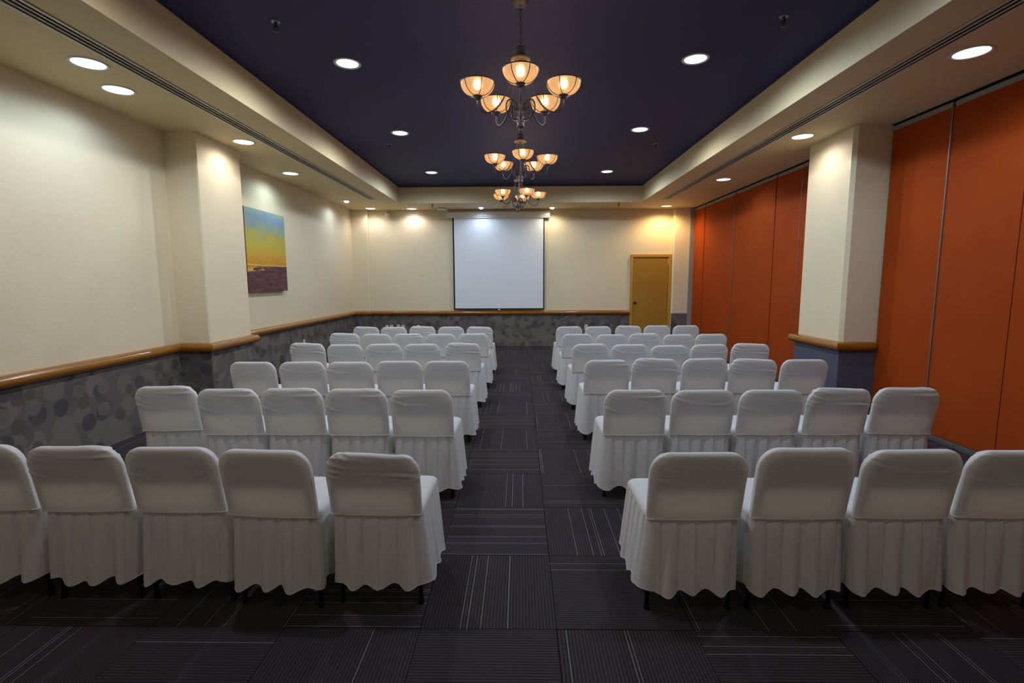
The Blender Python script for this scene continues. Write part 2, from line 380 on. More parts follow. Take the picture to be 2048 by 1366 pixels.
# ------------------------------------------------------------------ door in the far wall
dx0, dx1, dz = 2.498, 3.418, 2.082
door = thing('door_1', 'plain honey coloured wooden door in the far corner', 'door', (0, YF, 0)); door['kind'] = 'structure'
B(dx0, dx0+0.062, -0.045, 0.0, 0, dz).build('door_frame', 'door_frame_wood', door, bevel=0.006)
B(dx1-0.062, dx1, -0.045, 0.0, 0, dz).build('door_frame', 'door_frame_wood', door, bevel=0.006)
B(dx0, dx1, -0.046, 0.0, dz-0.062, dz+0.002).build('door_frame', 'door_frame_wood', door, bevel=0.006)
B(dx0+0.062, dx1-0.062, -0.008, -0.001, 0, dz-0.062).build('door_gap', 'dark_slot', door)
slab = B(dx0+0.068, dx1-0.070, -0.03, -0.008, 0.01, dz-0.074).build('door_slab', 'door_wood', door, bevel=0.002)
kn = MB().lathe([(0.032, 0), (0.032, 0.006), (0.012, 0.010), (0.012, 0.03), (0.024, 0.036), (0.030, 0.05), (0.024, 0.064), (0.0005, 0.068)], 20)
k_o = put('knob', kn.mesh('knob', 'knob_bronze', True), slab, (2.612, -0.03, 1.0), (PI/2, 0, 0))
for hz_ in (0.28, 1.05, 1.82):
    B(dx1-0.076, dx1-0.062, -0.036, -0.028, hz_-0.05, hz_+0.05).build('hinge', 'brushed_aluminium', slab, bevel=0.002)
B(dx1-0.074, dx1-0.064, -0.034, -0.030, 1.86, dz-0.08).build('seal_strip', 'white_metal', slab)
B(dx0+0.12, dx0+0.19, -0.034, -0.03, dz-0.088, dz-0.076).build('strike_plate', 'brushed_aluminium', slab)

# ------------------------------------------------------------------ folding partitions on the right
def partition(label, seams, lights, y_end=None):
    p = thing('folding_partition', label, 'partition', (XR, 0, 0), 0)
    track_lo, track_hi = 3.028, 3.082
    lo, hi = min(seams), max(seams)
    B(-0.012, 0.10, lo, hi, track_hi, ZS).build('ceiling_track', 'dark_slot', p)
    for n, (b, a) in enumerate(zip(seams[:-1], seams[1:])):
        step = 0.0 if n % 2 == 0 else 0.007
        B(0.0+step, 0.075+step, a+0.004, b-0.004, 0.045, track_lo).build('panel', 'orange_fabric', p, bevel=0.004)
        tb = B(0.004+step, 0.07+step, a+0.012, b-0.012, track_lo, track_hi-0.006).build('top_seal', 'jamb_grey', p, bevel=0.002)
        bs = B(-0.010, 0.06, a+0.002, b-0.002, 0.0, 0.043).build('floor_sweep', 'brushed_aluminium', p, bevel=0.003)
        m = MB()
        for q in (0.18, 0.5, 0.82):
            m.lathe([(0.006, 0), (0.006, 0.003), (0.0005, 0.004)], 8)
        sc_me = MB().lathe([(0.006, 0), (0.006, 0.003), (0.0005, 0.004)], 8).mesh('screw', 'dark_metal', True)
        for q in (0.2, 0.5, 0.8): put('screw', sc_me, bs, (-0.010, a+(b-a)*q, 0.024), (0, -PI/2, 0))
    for s_ in seams[1:-1]:
        if s_ in lights: B(-0.004, 0.03, s_-0.006, s_+0.004, 0.045, track_lo).build('edge_strip', 'brushed_aluminium', p, bevel=0.002)
        B(0.01, 0.06, s_-0.006, s_+0.006, 0.045, track_lo).build('seam_gap', 'dark_slot', p)
    return p
partition('far run of orange folding partition panels between column and door corner', [11.485, 10.862, 10.138, 9.38, 8.657, 7.904, 7.193, CY1+WT], (9.38, 7.193))
partition('near run of orange folding partition panels on the camera side of the column', [CY0-WT, 4.785, 4.05, 3.31, 2.57, 1.83, 1.09, 0.35, -0.39, -1.13, YB+0.01], (4.785, 3.31, 1.09))

# ------------------------------------------------------------------ projection screen
ps = thing('projection_screen', 'white pull-down projection screen with black side borders on the far wall', 'screen', (0, YF-0.004, 0))
sy = -0.06
B(-1.525, 0.545, sy-0.002, sy+0.002, 0.872, 2.92).build('border', 'black_border', ps)
B(-1.492, 0.520, sy-0.006, sy-0.002, 0.878, 2.92).build('screen_sheet', 'screen_fabric', ps)
cs = MB()
prof = [(0.0, 3.045), (-0.10, 3.045), (-0.125, 3.025), (-0.13, 2.99), (-0.12, 2.94), (-0.10, 2.925), (-0.10, 2.905), (0.0, 2.905)]
vs, fs = [], []
for x in (-1.645, 0.655):
    for (yy, zz) in prof: vs.append((x, yy, zz))
n = len(prof)
for k in range(n): fs.append((k, (k+1) % n, n+(k+1) % n, n+k))
fs += [tuple(range(n-1, -1, -1)), tuple(range(n, 2*n))]
cs.add(vs, fs); cs.build('casing', 'screen_casing', ps, smooth='fix').data.set_sharp_from_angle(angle=math.radians(25))
for x in (-1.648, 0.644): B(x, x+0.014, -0.133, 0, 2.90, 3.048).build('end_cap', 'screen_casing', ps, bevel=0.004)
bar = B(-1.53, 0.55, sy-0.014, sy+0.012, 0.85, 0.874).build('bottom_bar', 'black_border', ps, bevel=0.006)
B(-0.51, -0.46, sy-0.022, sy-0.012, 0.838, 0.862).build('pull_tab', 'white_plastic', bar, bevel=0.003)

# ------------------------------------------------------------------ painting on the left wall
pt = thing('canvas_painting', 'square abstract sunset canvas in yellow, blue and brown on the cream wall', 'painting', (XL, 6.905, 1.36))
B(0.006, 0.078, 0.0, 1.165, 0.0, 1.163).build('canvas_edge', 'canvas_edge', pt, bevel=0.002)
B(0.078, 0.0805, 0.001, 1.164, 0.001, 1.162).build('painted_face', 'sunset_painting', pt)
B(0.001, 0.006, 0.1, 1.07, 0.1, 1.07).build('stretcher', 'canvas_edge', pt)

# ------------------------------------------------------------------ recessed downlights
def ring_mesh(r0, r1):
    return MB().lathe([(r1, 0.0), (r1*0.99, -0.004), (r1-0.006, -0.007), (r0+0.006, -0.006), (r0, -0.002), (r0*0.985, 0.0)], 40).mesh('trim_ring', 'white_metal', True)
RINGS = {}
def downlight(x, y, z, label, r, col, power, angle=176, blend=0.42, estr=5.0, group='round recessed downlights', bulb=None):
    t = thing('recessed_downlight', label, 'downlight', (x, y, z), 0, group)
    if r not in RINGS: RINGS[r] = ring_mesh(r, r+0.024)
    put('trim_ring', RINGS[r], t)
    key = 'lamp_%02d_%02d_%02d_%d' % (int(col[0]*99), int(col[1]*99), int(col[2]*99), int(estr*10))
    if key not in M: emitter(key, col, estr)
    if bulb is None:
        MB().lathe([(r*0.99, -0.001), (r*0.8, -0.002), (r*0.4, -0.003), (0.0005, -0.0035)], 32).build('lens', key, t, True)
    else:
        MB().lathe([(r*0.99, -0.001), (0.0005, -0.001)], 32).build('reflector', 'white_metal', t, True)
        q = MB().lathe([(0.045, 0.0), (0.047, -0.012), (0.038, -0.026), (0.02, -0.034), (0.0005, -0.037)], 20, (bulb, 0, -0.001)).build('lens', key, t, True)
    ld = bpy.data.lights.new('downlight_beam', 'SPOT'); ld.energy = power; ld.color = col; ld.spot_size = math.radians(angle); ld.spot_blend = blend; ld.shadow_soft_size = 0.05
    lo = bpy.data.objects.new('downlight_beam', ld); C.objects.link(lo); lo.parent = t; lo.location = (bulb or 0, 0, -0.045)
    return t
COOL = (0.66, 0.83, 1.0); NEUT = (1.0, 0.93, 0.90); BLUE = (0.66, 0.82, 1.0); WARM = (1.0, 0.86, 0.60); AMB = (1.0, 0.68, 0.30); GRN = (0.70, 0.91, 1.0); PINK = (1.0, 0.91, 0.95)
ICE = (0.86, 0.93, 1.0)
PW, PT = 25.0, 92.0
L = [(-3.158, 3.857, 'round downlight nearest the camera in the painting-side soffit', COOL, 0.95, None),
     (-3.349, 4.368, 'second round downlight in the painting-side soffit, closer to the wall', COOL, 0.75, None),
     (-3.168, 5.958, 'round downlight beside the column on the painting side', NEUT, 0.8, None),
     (-3.400, 7.656, 'round downlight above the sunset painting', GRN, 1.0, None),
     (-3.486, 10.241, 'downlight with a small bright bulb past the sunset painting', BLUE, 1.0, 0.03),
     (-3.289, 11.297, 'round downlight in front of the painting-side corner pilaster', NEUT, 0.8, None),
     (-2.399, 11.390, 'downlight over the bare far wall between pilaster and smoke detector', PINK, 0.75, None),
     (-0.822, 11.255, 'bulb downlight over the painting-side half of the projection screen', BLUE, 0.9, -0.03),
     (0.729, 11.324, 'bulb downlight over the door-side end of the projection screen', WARM, 1.2, -0.03),
     (3.157, 11.208, 'amber glowing downlight above the wooden door', AMB, 3.0, None),
     (3.243, 8.347, 'round downlight beside the far orange partition', BLUE, 0.9, None),
     (3.162, 5.932, 'round downlight beside the column between the orange partitions', NEUT, 0.8, None),
     (3.197, 3.842, 'round downlight beside the near orange partition', COOL, 0.9, None)]
for (x, y, lab, c, k, bulb) in L: downlight(x, y, ZS, lab, 0.105, c, PW*k, angle=163 if y > 11 else 168, blend=0.7 if y > 11 else 0.6, bulb=bulb)
for (x, y, lab, c) in [(-1.541, 4.747, 'navy ceiling downlight beside the nearest chandelier, painting side', ICE), (-1.55, 2.45, 'unseen downlight added to brighten the nearest chair rows, painting side', PINK), (1.55, 2.45, 'unseen downlight added to brighten the nearest chair rows, partition side', COOL), (-1.55, 0.2, 'dimmed unseen downlight added behind all the chairs for fill, painting side', NEUT), (1.55, 0.2, 'dimmed unseen downlight added behind all the chairs for fill, partition side', NEUT), (1.548, 4.736, 'navy ceiling downlight beside the nearest chandelier, partition side', COOL),  # pairs over the nearest rows and behind the chairs: unseen, added as fill
                    (-1.577, 6.88, 'navy ceiling downlight beside the middle chandelier, painting side', ICE), (1.549, 6.821, 'navy ceiling downlight beside the middle chandelier, partition side', ICE),
                    (-1.589, 9.311, 'navy ceiling downlight beside the farthest chandelier, painting side', BLUE), (1.553, 9.339, 'navy ceiling downlight beside the farthest chandelier, partition side', BLUE)]:
    downlight(x, y, ZC, lab, 0.095, c, PT*(0.34 if y < 1 else 0.8 if y < 3 else 1.0))

# ------------------------------------------------------------------ linear slot diffusers in the soffit
def diffuser(x, y0, y1, label):
    t = thing('linear_diffuser', label, 'air diffuser', (x, y0, ZS)); ln = y1-y0
    B(-0.075, 0.075, 0, ln, -0.002, -0.0003).build('backing', 'dark_slot', t)
    for k in range(4):
        xx = -0.063+k*0.042; wd = 0.011 if k in (0, 3) else 0.006
        B(xx-wd, xx+wd, 0, ln, -0.008, -0.002).build('blade', 'white_metal', t, bevel=0.001)
    B(-0.075, 0.075, ln, ln+0.012, -0.008, -0.0003).build('end_cap', 'white_metal', t, bevel=0.001)
diffuser(-2.885, -0.6, 10.04, 'long white slot diffuser in the painting-side soffit')
diffuser(2.870, -0.6, 10.22, 'long slot diffuser in the partition-side soffit')

# ------------------------------------------------------------------ sprinklers, smoke detector, wall device
spk_me = [MB().lathe([(0.001, 0), (0.034, 0), (0.034, -0.003), (0.028, -0.007), (0.012, -0.009)], 20).mesh('escutcheon', 'brushed_aluminium', True),
          MB().lathe([(0.012, -0.008), (0.012, -0.03), (0.008, -0.034), (0.008, -0.04)], 12).mesh('stem', 'dark_metal', True),
          MB().tube([(-0.008, 0, -0.034), (-0.017, 0, -0.045), (-0.014, 0, -0.058), (0, 0, -0.066), (0.014, 0, -0.058), (0.017, 0, -0.045), (0.008, 0, -0.034)], 0.003, 6).mesh('yoke', 'dark_metal', True),
          MB().lathe([(0.001, -0.066), (0.02, -0.067), (0.021, -0.069), (0.001, -0.070)], 16).mesh('deflector', 'dark_metal', True)]
for (x, y, z, lab) in [(-1.829, 4.005, ZC, 'sprinkler head on the navy ceiling nearest the camera, painting side'), (1.956, 4.026, ZC, 'sprinkler head on the navy ceiling nearest the camera, partition side'),
                       (-1.859, 7.407, ZC, 'sprinkler head on the navy ceiling halfway back, painting side'), (1.929, 7.501, ZC, 'sprinkler head on the navy ceiling halfway back, partition side'),
                       (-1.831, 10.74, ZS, 'sprinkler head under the far soffit, painting side of the screen'), (2.058, 10.83, ZS, 'sprinkler head under the far soffit, door side of the screen')]:
    t = thing('sprinkler_head', lab, 'sprinkler', (x, y, z), 0.4, 'ceiling sprinkler heads')
    for me in spk_me: put(me.name.split('.')[0], me, t)
t = thing('smoke_detector', 'flat round smoke detector on the far soffit beside the screen', 'smoke detector', (-1.72, 11.35, ZS))
MB().lathe([(0.001, 0), (0.105, 0), (0.105, -0.012), (0.001, -0.012)], 32).build('base', 'dark_slot', t, True).data.set_sharp_from_angle(angle=0.6)
MB().lathe([(0.112, -0.012), (0.112, -0.022), (0.10, -0.034), (0.06, -0.040), (0.001, -0.041)], 32, cap0=True).build('cover', 'white_plastic', t, True).data.set_sharp_from_angle(angle=0.7)
t = thing('wall_bracket_device', 'small white bracketed device high on the far wall by the pilaster', 'device', (-2.99, YF, 3.0))
B(-0.03, 0.03, -0.012, 0, -0.02, 0.07).build('mount_plate', 'white_plastic', t, bevel=0.004)
MB().tube([(0, -0.01, 0.04), (0, -0.05, 0.05), (0.01, -0.08, 0.03)], 0.010, 8).build('bracket_arm', 'white_plastic', t, True)
h_ = MB().lathe([(0.001, -0.06), (0.03, -0.06), (0.042, -0.05), (0.045, 0.03), (0.036, 0.05), (0.001, 0.05)], 20)
hd = put('head', h_.mesh('head', 'white_plastic', True), t, (0.01, -0.10, -0.01), (0.5, 0.25, 0))
hd.data.set_sharp_from_angle(angle=0.8)
put('front_lens', MB().lathe([(0.001, 0.052), (0.02, 0.052), (0.02, 0.048)], 14).mesh('front_lens', 'dark_slot', True), hd, (0, 0, 0.001))

# ------------------------------------------------------------------ electrical outlets
def outlet(loc, rz, label, zc=0.0):
    t = thing('wall_outlet', label, 'outlet', loc, rz, 'outlet plates on the wainscot')
    pl = B(-0.037, 0.037, -0.008, 0, -0.06, 0.06).build('cover_plate', 'outlet_plastic', t, bevel=0.003)
    for z in (-0.026, 0.026):
        sk = B(-0.017, 0.017, -0.011, -0.007, z-0.015, z+0.015).build('socket', 'outlet_plastic', pl, bevel=0.003)
        for q in (-0.007, 0.007): B(q-0.0015, q+0.0015, -0.0115, -0.0105, z-0.006, z+0.007).build('slot', 'dark_slot', pl)
    put('screw', MB().lathe([(0.004, 0), (0.004, 0.002), (0.0005, 0.003)], 8).mesh('screw', 'brushed_aluminium', True), pl, (0, -0.008, 0), (PI/2, 0, 0))
for x, z, lab in [(1.514, 0.437, 'cream outlet plate seen between chairs below the screen, door side'), (-3.094, 0.437, 'first white outlet plate from the pilaster, low on the far wall'),
               (-2.989, 0.437, 'second white outlet plate from the pilaster, low on the far wall'), (-2.831, 0.445, 'third white outlet plate from the pilaster, low on the far wall'),
               (-2.715, 0.434, 'fourth white outlet plate from the pilaster, low on the far wall'), (-2.36, 0.434, 'lone white outlet plate nearest the screen, low on the far wall')]:
    outlet((x, YF-WT, z), 0, lab)
outlet((XL+WT, 8.72, 0.437), PI/2, 'white outlet plate low on the wall below the painting side rail')

# ------------------------------------------------------------------ chandeliers
BR = 0.1175
def chandelier_meshes():
    D = {}
    # everything relative to the shade rim height z=0
    prof = []
    for k in range(13):
        a = k/12*PI/2*0.86
        prof.append((BR*math.cos(a)**0.8, -0.090*math.sin(a)/math.sin(PI/2*0.86)))
    inner = [(max(0.004, r-0.004), z+0.003) for r, z in prof]
    D['shade'] = MB().lathe(prof, 36).mesh('shade', 'frosted_amber_glass', True)
    D['prof'] = prof
    ribp = [(r+0.0015, 0, z) for r, z in prof]
    D['rib'] = MB().tube(ribp, 0.0028, 6).mesh('rib', 'dark_bronze', True)
    D['rim'] = MB().tube([(math.cos(2*PI*k/40)*(BR+0.001), math.sin(2*PI*k/40)*(BR+0.001), 0) for k in range(40)], 0.0042, 6, closed=True).mesh('rim', 'dark_bronze', True)
    D['cup'] = MB().lathe([(0.001, -0.078), (0.030, -0.080), (0.034, -0.090), (0.028, -0.098), (0.022, -0.102), (0.024, -0.108), (0.012, -0.116), (0.001, -0.117)], 20).mesh('cup', 'bronze_metal', True)
    D['bulb'] = MB().lathe([(0.013, -0.050), (0.017, -0.038), (0.018, -0.024), (0.015, -0.008), (0.009, 0.006), (0.0005, 0.020)], 10, cap0=True).mesh('bulb', emitter('bulb_glow', (1.0, 0.75, 0.49), 105.0), True)
    D['socket'] = MB().lathe([(0.010, -0.084), (0.010, -0.051), (0.012, -0.0505), (0.001, -0.0502)], 10).mesh('socket', 'bronze_metal', True)
    # arm in the radial plane: shade cup -> U -> up to the top hub
    P = [(0.313, -0.14), (0.313, -0.175), (0.303, -0.205), (0.275, -0.226), (0.238, -0.226), (0.195, -0.205), (0.155, -0.165), (0.118, -0.105), (0.088, -0.03), (0.066, 0.05), (0.050, 0.12), (0.040, 0.155)]
    def smooth(P, it=2):
        for _ in range(it):
            Q = [P[0]]
            for a, b in zip(P[:-1], P[1:]): Q += [tuple(0.75*x+0.25*y for x, y in zip(a, b)), tuple(0.25*x+0.75*y for x, y in zip(a, b))]
            P = Q+[P[-1]]
        return P
    P = smooth(P)
    D['arm'] = MB().tube([(r, 0, z) for r, z in P], [0.0062 if z < -0.12 or r > 0.2 else 0.0046 for r, z in P], 8).mesh('arm', 'bronze_metal', True)
    Q = [(0.018, -0.245), (0.05, -0.25), (0.085, -0.235), (0.105, -0.20), (0.108, -0.165), (0.098, -0.13), (0.075, -0.115), (0.052, -0.122), (0.042, -0.142), (0.048, -0.162), (0.064, -0.168), (0.074, -0.157), (0.070, -0.147)]
    D['scroll'] = MB().tube([(r, 0, z) for r, z in smooth(Q)], 0.0060, 8).mesh('scroll', 'bronze_metal', True)
    D['body'] = MB().lathe([(0.0005, -0.335), (0.009, -0.332), (0.012, -0.322), (0.007, -0.314), (0.016, -0.308), (0.026, -0.302), (0.028, -0.294), (0.022, -0.288), (0.026, -0.27), (0.028, -0.245), (0.022, -0.226), (0.013, -0.215), (0.007, -0.20), (0.007, 0.13)], 20).mesh('body', 'bronze_metal', True)
    D['hub'] = MB().lathe([(0.0005, 0.243), (0.02, 0.242), (0.034, 0.235), (0.036, 0.225), (0.034, 0.168), (0.040, 0.162), (0.030, 0.134), (0.0005, 0.134)], 28).mesh('hub', 'bronze_metal', True)
    D['collar'] = MB().lathe([(0.036, 0.168), (0.060, 0.166), (0.070, 0.158), (0.072, 0.148), (0.064, 0.140), (0.036, 0.138)], 28).mesh('collar', 'frosted_amber_glass', True)
    return D
CH = chandelier_meshes()
def link_verts(z, flip):
    pts = []
    for k in range(14):
        a = 2*PI*k/14; x, zz = 0.0085*math.cos(a), 0.0165*math.sin(a)
        pts.append((0, x, z+zz) if flip else (x, 0, z+zz))
    return pts
def chandelier(x, y, zrim, rot, label):
    t = thing('chandelier', label, 'chandelier', (x, y, zrim), 0, 'five-light chandeliers')
    top = ZC - zrim
    MB().lathe([(0.062, top), (0.062, top-0.008), (0.045, top-0.022), (0.014, top-0.030), (0.0005, top-0.031)], 28).build('ceiling_canopy', 'bronze_metal', t, True)
    ch = MB(); z = top-0.042; k = 0
    while z > 0.245:
        ch.tube(link_verts(z, k % 2), 0.0026, 6, closed=True); z -= 0.0265; k += 1
    tag(ch.build('chain', 'bronze_metal', t, True), kind='stuff')
    put('hub', CH['hub'], t); put('collar', CH['collar'], t); put('body', CH['body'], t)
    for q in range(5):
        a = -PI/2 + rot + q*2*PI/5          # first arm points towards the camera
        put('arm', CH['arm'], t, None, (0, 0, a)); put('scroll', CH['scroll'], t, None, (0, 0, a))
        s = put('shade', CH['shade'], t, (0.313*math.cos(a), 0.313*math.sin(a), -0.030), (0, 0, a))
        put('rim', CH['rim'], s); put('cup', CH['cup'], s); put('bulb', CH['bulb'], s); put('socket', CH['socket'], s)
        for r in range(6): put('rib', CH['rib'], s, None, (0, 0, (r+0.5)*PI/3))
chandelier(0.004, 3.777, 2.897, 0.0, 'largest seeming bronze chandelier with amber bowls, nearest the camera')
chandelier(0.004, 6.03, 2.938, math.radians(5), 'middle bronze chandelier with five amber bowls')
chandelier(-0.03, 8.02, 2.888, math.radians(24), 'farthest bronze chandelier hanging before the projection screen')

# ------------------------------------------------------------------ skirted chairs
def back_cover(seed, sag):
    rnd = random.Random(seed); m = MB(); vs, fs = [], []
    z0, z1, rc = 0.452, 0.782, 0.098
    NR, N = 44, 96
    folds = []; sb = rnd.choice((-1, 1))
    for _ in range(7):
        sx = rnd.choice((-1, 1, sb)); folds.append((sx*rnd.uniform(0.13, 0.21), rnd.uniform(0.64, 0.78), rnd.uniform(-0.55, 0.1)*sx*-1, rnd.uniform(0.002, 0.0045)*sag, rnd.uniform(0.005, 0.008), rnd.uniform(0.035, 0.10), 1))
    for i in range(NR+6):
        if i <= NR: f = i/NR; z = z0+(z1-z0)*(1-(1-f)**1.35)
        zz = min(z, z1)
        d = max(0.0, zz-(z1-rc))
        hw = 0.2075 + 0.004*((zz-z0)/(z1-z0)) - (rc - math.sqrt(max(0.0, rc*rc-d*d)))*0.92
        th = 0.021
        e_ = max(0.0, zz-(z1-0.020)); th *= math.sqrt(max(0.0, 1-(e_/0.0203)**2)); th = max(th, 0.0015)
        if zz < 0.52: th *= 1.0
        if i > NR: break
        yb = -0.198 - 0.062*((zz-z0)/(z1-z0))**1.1
        for k in range(N):
            a = 2*PI*k/N; ca, sa = math.cos(a), math.sin(a)
            ex = 0.26
            x = hw*math.copysign(abs(ca)**ex, ca); y = th*math.copysign(abs(sa)**0.42, sa)
            # cloth pulled in between frame tubes below the back panel, bowed over it above
            if abs(sa) > 0.05:
                mid = 1-(x/0.21)**2
                y += (0.006*mid*(1 if zz > 0.58 else -0.6))*(-1 if sa < 0 else 0.8)*-1*(-1) if False else 0.004*mid*(-1 if sa < 0 else 0)
            w_ = 0
            for fx, fz, sl, am, wd, ln, sg in folds:
                u = (x-fx); v = (zz-fz)-sl*u
                w_ += am*math.exp(-(v/wd)**2)*math.exp(-(u/ln)**2)*sg
                w_ -= 0.7*am*math.exp(-((v-wd*1.8)/wd)**2)*math.exp(-(u/ln)**2)*sg
            n_ = noise.noise(Vector((x*9+seed*3.1, zz*9, y*5)))*0.0028
            y += (w_+n_)*(-1 if sa < 0 else 1)*min(1.0, th/0.015)
            zj = zz + (0.006*noise.noise(Vector((x*7+seed*5.7, 1.3, 0)))*sag if i > NR-8 else 0)
            vs.append((x, yb+y, zj))
    rows = len(vs)//N
    for i in range(rows-1):
        for k in range(N):
            k2 = (k+1) % N; fs.append((i*N+k, i*N+k2, (i+1)*N+k2, (i+1)*N+k))
    fs.append(tuple((rows-1)*N+k for k in range(N)))
    m.add(vs, fs); return m.mesh('back_cover', 'chair_cloth', True)
def rrect(hw, y0, y1, rad, n=200):
    """points and arc positions round a rounded rectangle, starting mid-rear"""
    cx = [(hw-rad, y1-rad, 0), (-(hw-rad), y1-rad, PI/2), (-(hw-rad), y0+rad, PI), (hw-rad, y0+rad, 3*PI/2)]
    pts = []
    for (x, y, a0) in cx:
        for k in range(9):
            a = a0+PI/2*k/8; pts.append(Vector((x+rad*math.cos(a), y+rad*math.sin(a))))
    seg = [(pts[(i+1) % len(pts)]-pts[i]).length for i in range(len(pts))]; tot = sum(seg); out = []
    i, acc = 0, 0.0
    for k in range(n):
        t = tot*k/n
        while acc+seg[i] < t: acc += seg[i]; i += 1
        f = (t-acc)/seg[i]; p = pts[i].lerp(pts[(i+1) % len(pts)], f); d = (pts[(i+1) % len(pts)]-pts[i]).normalized()
        out.append((p, Vector((d.y, -d.x)), t))
    return out, tot
HEMS = []
def skirt(seed, hem, aisle=0):
    rnd = random.Random(seed+50); N = 340; NR = 14
    base, tot = rrect(0.207, -0.205, 0.205, 0.035, N)
    npl = 20; per = tot/npl; ph = [rnd.uniform(-0.6, 0.6) for _ in range(npl+1)]; am = [rnd.uniform(0.5, 1.25) for _ in range(npl+1)]
    vs, fs = [], []
    for i in range(NR+1):
        f = i/NR; z = 0.462-(0.462-hem)*f
        for (p, nrm, t) in base:
            q = t/per; j = int(q) % npl; fr = q-int(q)
            a = am[j]*(1-fr)+am[(j+1) % npl]*fr
            soft = math.sin(2*PI*(q-0.30) + 1.6*(ph[j]*(1-fr)+ph[(j+1) % npl]*fr)*f)
            crease = (fr-0.5)*0.017*(1-f*0.7)*(1-0.6*abs(nrm.x))
            side = abs(nrm.x)
            flare = (0.030*(1-side)+0.004*side)*f**0.8
            low = math.sin(2*PI*q*13/20+seed + 1.2*(ph[j]*(1-fr)+ph[(j+1) % npl]*fr))
            amp = (0.0065*(1-side)+0.003*side)*a*(1-0.45*f); lamp = (0.015*(1-side)+0.005*side)*(0.6+0.4*a)
            dsp = flare + soft*amp*f**0.6 + low*lamp*f**1.3 + crease + 0.034*f*max(0.0, nrm.x*aisle) + 0.004*noise.noise(Vector((p.x*8+seed, p.y*8, z*5)))*f
            zz = z + (0.007*math.sin(2*PI*q*0.25+seed)-0.010*low*(0.5+0.5*a))*f**3
            vs.append((p.x+nrm.x*dsp, p.y+nrm.y*dsp, zz))
    for i in range(NR):
        for k in range(N):
            k2 = (k+1) % N; fs.append((i*N+k, (i+1)*N+k, (i+1)*N+k2, i*N+k2))
    HEMS.append(MB().tube(vs[NR*N:NR*N+N:2], 0.0022, 4, closed=True).mesh('hem', 'chair_cloth', True))
    return MB().add(vs, fs).mesh('skirt', 'chair_cloth', True)
def seat_cover(seed):
    N = 72; vs, fs = [], []
    lv = [(0.0, 0.435), (0.004, 0.448), (0.004, 0.462), (-0.004, 0.474), (-0.02, 0.481), (-0.05, 0.484), (-0.10, 0.486), (-0.16, 0.486)]
    base, tot = rrect(0.206, -0.200, 0.203, 0.04, N)
    for (o, z) in lv:
        s = (0.206+o)/0.206
        for (p, nrm, t) in base:
            vs.append((p.x*s, p.y*s, z+0.004*noise.noise(Vector((p.x*6*s+seed, p.y*6*s, 3)))))
    for i in range(len(lv)-1):
        for k in range(N):
            k2 = (k+1) % N; fs.append((i*N+k, i*N+k2, (i+1)*N+k2, (i+1)*N+k))
    fs.append(tuple((len(lv)-1)*N+k for k in range(N)))
    return MB().add(vs, fs).mesh('seat_cover', 'chair_cloth', True)
BACKS = [back_cover(s, sg) for s, sg in ((1, 0.5), (2, 1.0), (3, 2.2), (4, 0.7), (5, 1.7), (6, 0.3))]
SKIRT_HI = [skirt(s, 0.118) for s in (1, 2, 3, 4)]
SKIRT_LO = [skirt(s, 0.085) for s in (5, 6, 7, 8)]
SKIRT_AISLE = {('L', 1): skirt(11, 0.118, 1), ('R', 1): skirt(12, 0.118, -1), ('L', 2): skirt(13, 0.085, 1), ('R', 2): skirt(14, 0.085, -1)}
SEATS = [seat_cover(s) for s in (1, 9)]
SEAM = MB().tube([(-0.207, -0.207, 0.456), (-0.2, -0.219, 0.456), (-0.1, -0.222, 0.455), (0, -0.223, 0.454), (0.1, -0.222, 0.455), (0.2, -0.219, 0.456), (0.207, -0.207, 0.456)], 0.0028, 6).mesh('seam', 'chair_cloth', True)
def panel_mesh():
    hw, h, r = 0.190, 0.168, 0.085; P = [(-hw, 0.0), (hw, 0.0)]
    P += [(hw-r+r*math.cos(a), h-r+r*math.sin(a)) for a in [PI/2*k/8 for k in range(9)]]
    P += [(-hw+r-r*math.sin(a), h-r+r*math.cos(a)) for a in [PI/2*k/8 for k in range(9)]]
    n = len(P); v = [(x, -0.005, z) for x, z in P]+[(x, 0.005, z) for x, z in P]
    f = [(k, n+k, n+(k+1) % n, (k+1) % n) for k in range(n)]+[tuple(range(n)), tuple(range(2*n-1, n-1, -1))]
    return MB().add(v, f).mesh('backrest', 'chair_panel', 'fix')
PANEL = panel_mesh()
for p in PANEL.polygons: p.use_smooth = False
LEGS = []
for sx in (-1, 1):
    LEGS.append(MB().tube([(sx*0.178, -0.2355, 0.655), (sx*0.184, -0.2150, 0.54), (sx*0.179, -0.184, 0.44), (sx*0.180, -0.165, 0.20), (sx*0.186, -0.17, 0.012)], 0.0105, 8).mesh('leg', 'chair_steel', True))
    LEGS.append(MB().tube([(sx*0.165, 0.13, 0.43), (sx*0.174, 0.155, 0.22), (sx*0.18, 0.175, 0.012)], 0.0105, 8).mesh('leg', 'chair_steel', True))
FEET = {}
FOOT = MB().lathe([(0.0135, 0.0), (0.0135, 0.022), (0.011, 0.026)], 12, cap0=True).mesh('foot', 'rubber', True)
FPOS = [(-0.186, -0.17), (-0.18, 0.175), (0.186, -0.17), (0.18, 0.175)]
PANB = B(-0.18, 0.18, -0.17, 0.17, 0.405, 0.43).mesh('seat_pan', 'chair_panel', bevel=0.006)
ROWN = {1: 'nearest row', 2: 'second nearest row', 3: 'third nearest row', 4: 'third row from the screen', 5: 'second row from the screen', 6: 'row closest to the screen'}
POSN = {1: 'at the aisle end', 2: 'second from the aisle', 3: 'third from the aisle', 4: 'fourth from the aisle', 5: 'farthest from the aisle'}
SIDN = {'L': 'painting side', 'R': 'partition side'}
